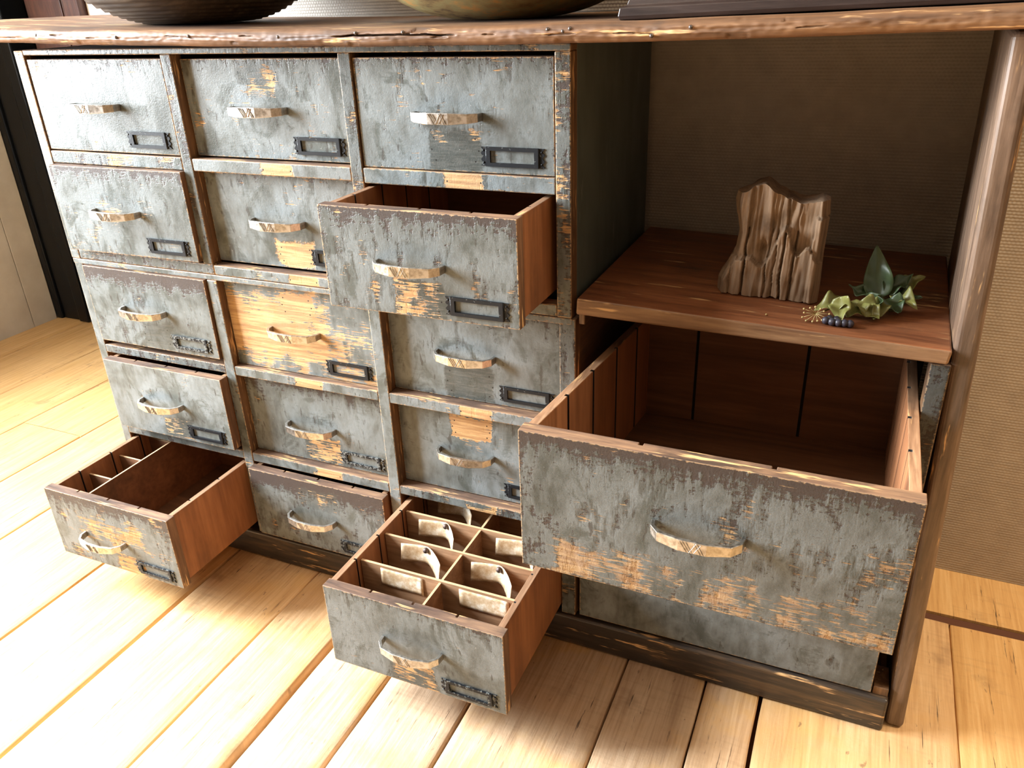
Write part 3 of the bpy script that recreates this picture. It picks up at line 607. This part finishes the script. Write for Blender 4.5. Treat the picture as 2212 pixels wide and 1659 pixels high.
# ------------------------------------------------------------------ weathered wood block on the shelf
def block():
    # half outline in local x (m) against height
    L = [(0,-.062),(.02,-.062),(.035,-.055),(.06,-.046),(.085,-.044),(.11,-.050),(.13,-.053),(.15,-.050)]
    R = [(0,.062),(.02,.062),(.06,.060),(.09,.060),(.12,.060),(.15,.056)]
    def ip(T,h):
        for (a,b_),(c,d) in zip(T,T[1:]):
            if h <= c: return b_+(d-b_)*(h-a)/(c-a)
        return T[-1][1]
    topz = lambda x: .124 + .015*math.exp(-((x+.020)/.020)**2) + .004*mnoise.noise((x*90,2,2)) - .004*math.exp(-((x-.028)/.012)**2)
    botz = lambda x: .0015 + max(0,.004*mnoise.noise((x*70,7,1)))
    ns, nh = 90, 80
    steps = lambda x: .050 + .028*mnoise.noise((x*38,1,4)) + .022*math.exp(-((x-.012)/.012)**2) + .03*math.exp(-((x-.04)/.01)**2)   # where the lower layer breaks off
    def front(a,b_):
        h0 = b_*.14; xl, xr = ip(L,h0), ip(R,h0); x = xl+(xr-xl)*a
        z0, z1 = botz(x), topz(x); z = z0 + (z1-z0)*b_
        y = -.020
        y += -.013 if z < steps(x) else 0
        y += -.008 if (x > .046 and z < .105) else 0
        y += .0055*mnoise.noise((x*70,z*9,3)) + .0022*mnoise.noise((x*260,z*22,8)) + .002*mnoise.noise((x*60,z*60,5))
        for gx,w,dp in ((-.031,.0016,.014),(.014,.0018,.016),(.026,.0014,.012),(-.004,.0012,.008),(.005,.0009,.006),(-.048,.0010,.005)):
            gxx = gx + .0025*mnoise.noise((z*40,gx*100,0)); y += dp*max(0,1-abs(x-gxx)/w)*(1 if z < .085 else .3)
        y += .012*math.exp(-((x+.010)/.005)**2-((z-.058)/.014)**2)
        y += .030*max(0, abs(a-.5)*2-.86)/.14*.6
        return (x,y,z)
    def back(a,b_):
        x,_,z = front(a,b_); return (x, .026+.004*mnoise.noise((x*40,z*40,9))-.012*max(0,abs(a-.5)*2-.8)/.2, z)
    mb = MB(); mb.grid(front, ns, nh); mb.grid(lambda a,b_: back(1-a,b_), ns, nh)
    for fa in ((0,1),(1,0)):
        pass
    mb.grid(lambda a,b_: tuple(Vector(back(0,b_)).lerp(Vector(front(0,b_)),a)), 4, nh)
    mb.grid(lambda a,b_: tuple(Vector(front(1,b_)).lerp(Vector(back(1,b_)),a)), 4, nh)
    mb.grid(lambda a,b_: tuple(Vector(front(a,1)).lerp(Vector(back(a,1)),b_)), ns, 4)
    mb.grid(lambda a,b_: tuple(Vector(back(a,0)).lerp(Vector(front(a,0)),b_)), ns, 4)
    m = wood('weathered_block_wood', (.11,.066,.036), (.21,.135,.078), (.30,.20,.125), 'z', .8, 0, .55, 21., 1.2, .8)
    o = mb.build('wood_block', m)
    tag(o, 'weathered chunk of grey-brown split wood standing on the shelf in the niche', 'wood')
    return o
blk = block(); blk.location = (.5175,.118,.5795); blk.rotation_euler.z = .03; blk.rotation_euler.y = .028

# ------------------------------------------------------------------ ivy sprig
def leaf_mat(name, c1_, c2_):
    m, nt, b = material(name); P = nt.objco(); n = nt.noise(P, 90, 4, .6); nt.l.new(nt.mix(n, c1_, c2_), b.inputs['Base Color']); b.inputs['Roughness'].default_value = .42
    nt.l.new(nt.bump(n, .2, .001), b.inputs['Normal']); return m
M_leafA = leaf_mat('yellow_green_leaf', (.135,.135,.034), (.205,.20,.058)); M_leafB = leaf_mat('dark_green_leaf', (.030,.052,.020), (.065,.10,.042)); M_stem = flat('ivy_stem', (.17,.13,.06), .6); M_umb = flat('ivy_flower_stalk', (.42,.33,.14), .6)
M_berry = leaf_mat('blue_black_berry', (.012,.012,.022), (.05,.045,.06))
SHZ = lambda x: .5862 + (.5735-.5862)*(x-.2985)/(.7275-.2985)
ivy = thing('ivy_sprig', (.625,.09,SHZ(.625)), 'cut ivy sprig with curled green leaves and dark berries lying on the shelf', 'plant')
def leaf(base, tip, width, nrm, curl, wav, mat):
    b_ = Vector(base); t = Vector(tip); ax = t-b_; Ln = ax.length; ax.normalize(); n = Vector(nrm); n = (n-ax*n.dot(ax)).normalized(); s = ax.cross(n); sd = rnd.random()*9
    def fn(a,v):
        q = v; wd = width*math.sin(PI*min(1,max(.0,q))**.62)**.8*(1-.25*q) if 0<q<1 else .0004
        x = (a-.5)*2
        h = curl*Ln*(q-.5)**2*1.6 + .22*abs(x)*wd*1.2 + wav*wd*math.sin(q*11+sd+x*1.7)*abs(x)
        p = b_ + ax*Ln*q + s*x*wd*.5 + n*h
        p.z = max(p.z, SHZ(p.x)+.0016)
        return tuple(p)
    mb = MB(); mb.grid(fn, 8, 14)
    o = mb.build('leaf', mat, ivy, base); so = o.modifiers.new('Solid','SOLIDIFY'); so.thickness = .0005
    return o
def sp(x,y,z): return (x,y,SHZ(x)+z)
stem = [sp(.591,.052,.006),sp(.606,.066,.012),sp(.621,.078,.014),sp(.638,.092,.011),sp(.655,.115,.010),sp(.672,.135,.014),sp(.684,.15,.02)]
mb = MB(); mb.tube(stem, .0012, 6); mb.build('stem', M_stem, ivy, stem[0])
leaf(sp(.614,.062,.018), sp(.580,.046,.010), .030, (0,-.5,1), -.2, .22, M_leafA)
leaf(sp(.608,.054,.024), sp(.612,.030,.002), .026, (-.3,-1,.5), .35, .25, M_leafA)
leaf(sp(.632,.072,.014), sp(.616,.042,.004), .026, (0,-.6,1), .2, .25, M_leafA)
leaf(sp(.630,.072,.016), sp(.652,.050,.004), .028, (.2,-.8,.8), .3, .25, M_leafA)
leaf(sp(.652,.085,.015), sp(.645,.050,.003), .022, (.2,-.8,.6), .2, .3, M_leafA)
leaf(sp(.662,.10,.012), sp(.672,.068,.006), .030, (0,-.6,.9), .35, .3, M_leafB)
leaf(sp(.668,.115,.016), sp(.690,.085,.016), .026, (0,-.7,.8), -.4, .3, M_leafA)
leaf(sp(.650,.115,.008), sp(.638,.138,.068), .036, (0,-1,.2), .05, .12, M_leafB)
leaf(sp(.640,.105,.010), sp(.612,.108,.022), .020, (0,-.4,1), .3, .3, M_leafB)
leaf(sp(.655,.118,.014), sp(.684,.140,.034), .024, (-.2,-.7,.8), .3, .35, M_leafB)
leaf(sp(.672,.135,.018), sp(.698,.145,.036), .020, (-.3,-.8,.6), -.4, .3, M_leafA)
leaf(sp(.665,.125,.010), sp(.698,.120,.012), .026, (0,-.5,1), .3, .3, M_leafB)
leaf(sp(.645,.095,.010), sp(.656,.065,.022), .022, (0,-.9,.4), .25, .3, M_leafB)
mb = MB(); cu = Vector(sp(.583,.030,.010))
for k in range(13):
    a = 2*PI*k/13+.2; e = .25+.5*rnd.random()*math.sin(a*2); L_ = rnd.uniform(.010,.016); q = cu + Vector((math.cos(a)*L_, -.25*L_*abs(math.sin(a))-.002, math.sin(a)*L_*.75)); q.z = max(q.z, SHZ(q.x)+.0016)
    mb.tube([cu,q], .00035, 5); mb.sphere(q, .0013, 6)
mb.tube([cu, Vector(stem[0])], .0008, 6); mb.build('flower_umbel', M_umb, ivy, cu)
for k,(x,y,z) in enumerate(((.595,.026,.0048),(.602,.024,.0048),(.609,.024,.0048),(.6155,.025,.0048),(.6215,.0265,.0044),(.599,.0315,.0052),(.6065,.0315,.0052))):
    mb = MB(); mb.sphere(sp(x,y,z), .0046, 10); mb.build('berry', M_berry, ivy, sp(x,y,z))
mb = MB(); mb.sphere(sp(.528,.028,.0013), .0013, 8); o = mb.build('flower_bud', M_umb, None, sp(.528,.028,.0013)); tag(o, 'tiny yellow dried flower bud lying alone on the shelf edge left of the sprig', 'bud')

# ------------------------------------------------------------------ things on the countertop
TZ = lambda x: .8852 + .0085*((x-.12)/.62)**2 + .0208
def ribbed():
    prof = [(.0005,.0025),(.05,.0004)]; R,H = .240,.112; n = 70
    for k in range(n+1):
        q = k/n; rr = .06+(R-.06)*q; z = .0004 + H*((rr-.06)/(R-.06))**2.0; prof.append((rr, z + .0018*math.sin(q*PI*36)*min(1,q*6)))
    prof += [(R+.004,H+.006),(R-.004,H+.008),(R-.012,H-.002)] + [(.06+(R-.075)*q, .006+(H-.005)*q**2.0) for q in (.95,.8,.6,.4,.2,0)] + [(.0005,.006)]
    mb = MB(); mb.lathe(prof, (0,0,0), 72)
    o = mb.build('ribbed_bowl', wood('dark_ribbed_wood', (.03,.022,.016), (.065,.05,.038), (.13,.105,.08), 'x', .4, 0, .4, 31.))
    tag(o, 'large dark ribbed wooden bowl at the left end of the countertop', 'bowl'); return o
o = ribbed(); o.location = (-.374,.155,TZ(-.374)+.0012)
def patina():
    m, nt, b = material('patinated_brass'); P = nt.objco(); n = nt.noise(P, 26, 5, .65); n2 = nt.noise(nt.vmath('MULTIPLY', P, (30,30,90)), 1, 5, .6)
    col = nt.ramp(nt.math('ADD', nt.math('MULTIPLY', n, .6), nt.math('MULTIPLY', n2, .4)), [(.38,(.10,.065,.04)),(.47,(.33,.235,.10)),(.54,(.36,.32,.15)),(.62,(.58,.33,.11))])
    nt.l.new(col, b.inputs['Base Color']); b.inputs['Roughness'].default_value = .5; b.inputs['Metallic'].default_value = .35
    prof = [(.0005,.0),(.045,.0)] + [(.045+.172*math.sin(q*PI/2), .13*(1-math.cos(q*PI/2))) for q in [k/24 for k in range(1,25)]] + [(.213,.133)] + [(.045+.164*math.sin(q*PI/2), .006+.124*(1-math.cos(q*PI/2))) for q in [k/16 for k in range(16,-1,-1)]] + [(.0005,.005)]
    mb = MB(); mb.lathe(prof, (0,0,0), 72); o = mb.build('metal_bowl', m); tag(o, 'wide patinated brass bowl at the middle of the countertop', 'bowl'); return o
o = patina(); o.location = (.134,.185,TZ(.134)+.0008)
def plinthbox():
    m = wood('dark_mahogany', (.013,.007,.006), (.026,.015,.012), (.045,.027,.022), 'x', .35, 0, .3, 33.)
    prof = [(0,0),(-.0015,.004),(.0,.012),(.006,.014),(.008,.020),(.012,.026),(.018,.030),(.018,.060)]   # (inset, z)
    x0,x1,y0,y1 = .3470,.9,-.004,.30; pts = []; F = []
    for i,z in prof: pts += [(x0+i,y0+i,z),(x1-i,y0+i,z),(x1-i,y1-i,z),(x0+i,y1-i,z)]
    for k in range(len(prof)-1):
        for i in range(4): j=(i+1)%4; F.append((k*4+i,k*4+j,(k+1)*4+j,(k+1)*4+i))
    F += [(3,2,1,0), tuple(len(prof)*4-4+i for i in range(4))]
    root = thing('moulded_box', (x0,y0,TZ(.34)), 'dark mahogany box with a moulded base at the right end of the countertop', 'box')
    mb = MB(); mb.poly([(a,b_,c+TZ(.34)) for a,b_,c in pts], F); mb.build('moulded_base', m, root, (x0,y0,TZ(.34)), .001)
    mb = MB(); mb.box(x0+.03,x1-.02,y0+.02,y1-.02,TZ(.34)+.0601,TZ(.34)+.26); mb.build('body', m, root, (x0,y0,TZ(.34)), .002)
    root.rotation_euler.y = -math.atan2(TZ(.9)-TZ(.34), .56)
plinthbox()

# ------------------------------------------------------------------ light
W = D.worlds.new('sky'); bpy.context.scene.world = W; W.use_nodes = True; bg = W.node_tree.nodes['Background']; bg.inputs[0].default_value = (.86,.93,1,1); bg.inputs[1].default_value = 3.0
def area(name, loc, rot, sx, sy, p, col):
    l = D.lights.new(name,'AREA'); l.shape = 'RECTANGLE'; l.size = sx; l.size_y = sy; l.energy = p; l.color = col
    o = D.objects.new(name, l); C.objects.link(o); o.location = loc; o.rotation_euler = rot; return o
area('window_daylight', (XL-.25,(WY0+WY1)/2,(WZ0+WZ1)/2+.1), (0,-PI/2,0), 1.5,1.05, 700, (.88,.945,1))
area('warm_room_lamp', (1.65,.10,2.0), (-.05,.42,0), .45,.45, 42, (1,.80,.56))
area('window_daylight_back', (-1.06,YB+.35,1.4), (-PI/2,0,0), .62,1.3, 14, (.93,.97,1))
sc = bpy.context.scene
sc.view_settings.view_transform = 'Standard'; sc.view_settings.look = 'None'; sc.view_settings.exposure = 0; sc.view_settings.gamma = 1; sc.view_settings.use_curve_mapping = False
sc.cycles.use_denoising = True; sc.cycles.max_bounces = 8; sc.cycles.diffuse_bounces = 4; sc.cycles.caustics_reflective = False; sc.cycles.caustics_refractive = False
sc.cycles.sample_clamp_indirect = 6; sc.cycles.use_adaptive_sampling = True; sc.cycles.adaptive_threshold = .03
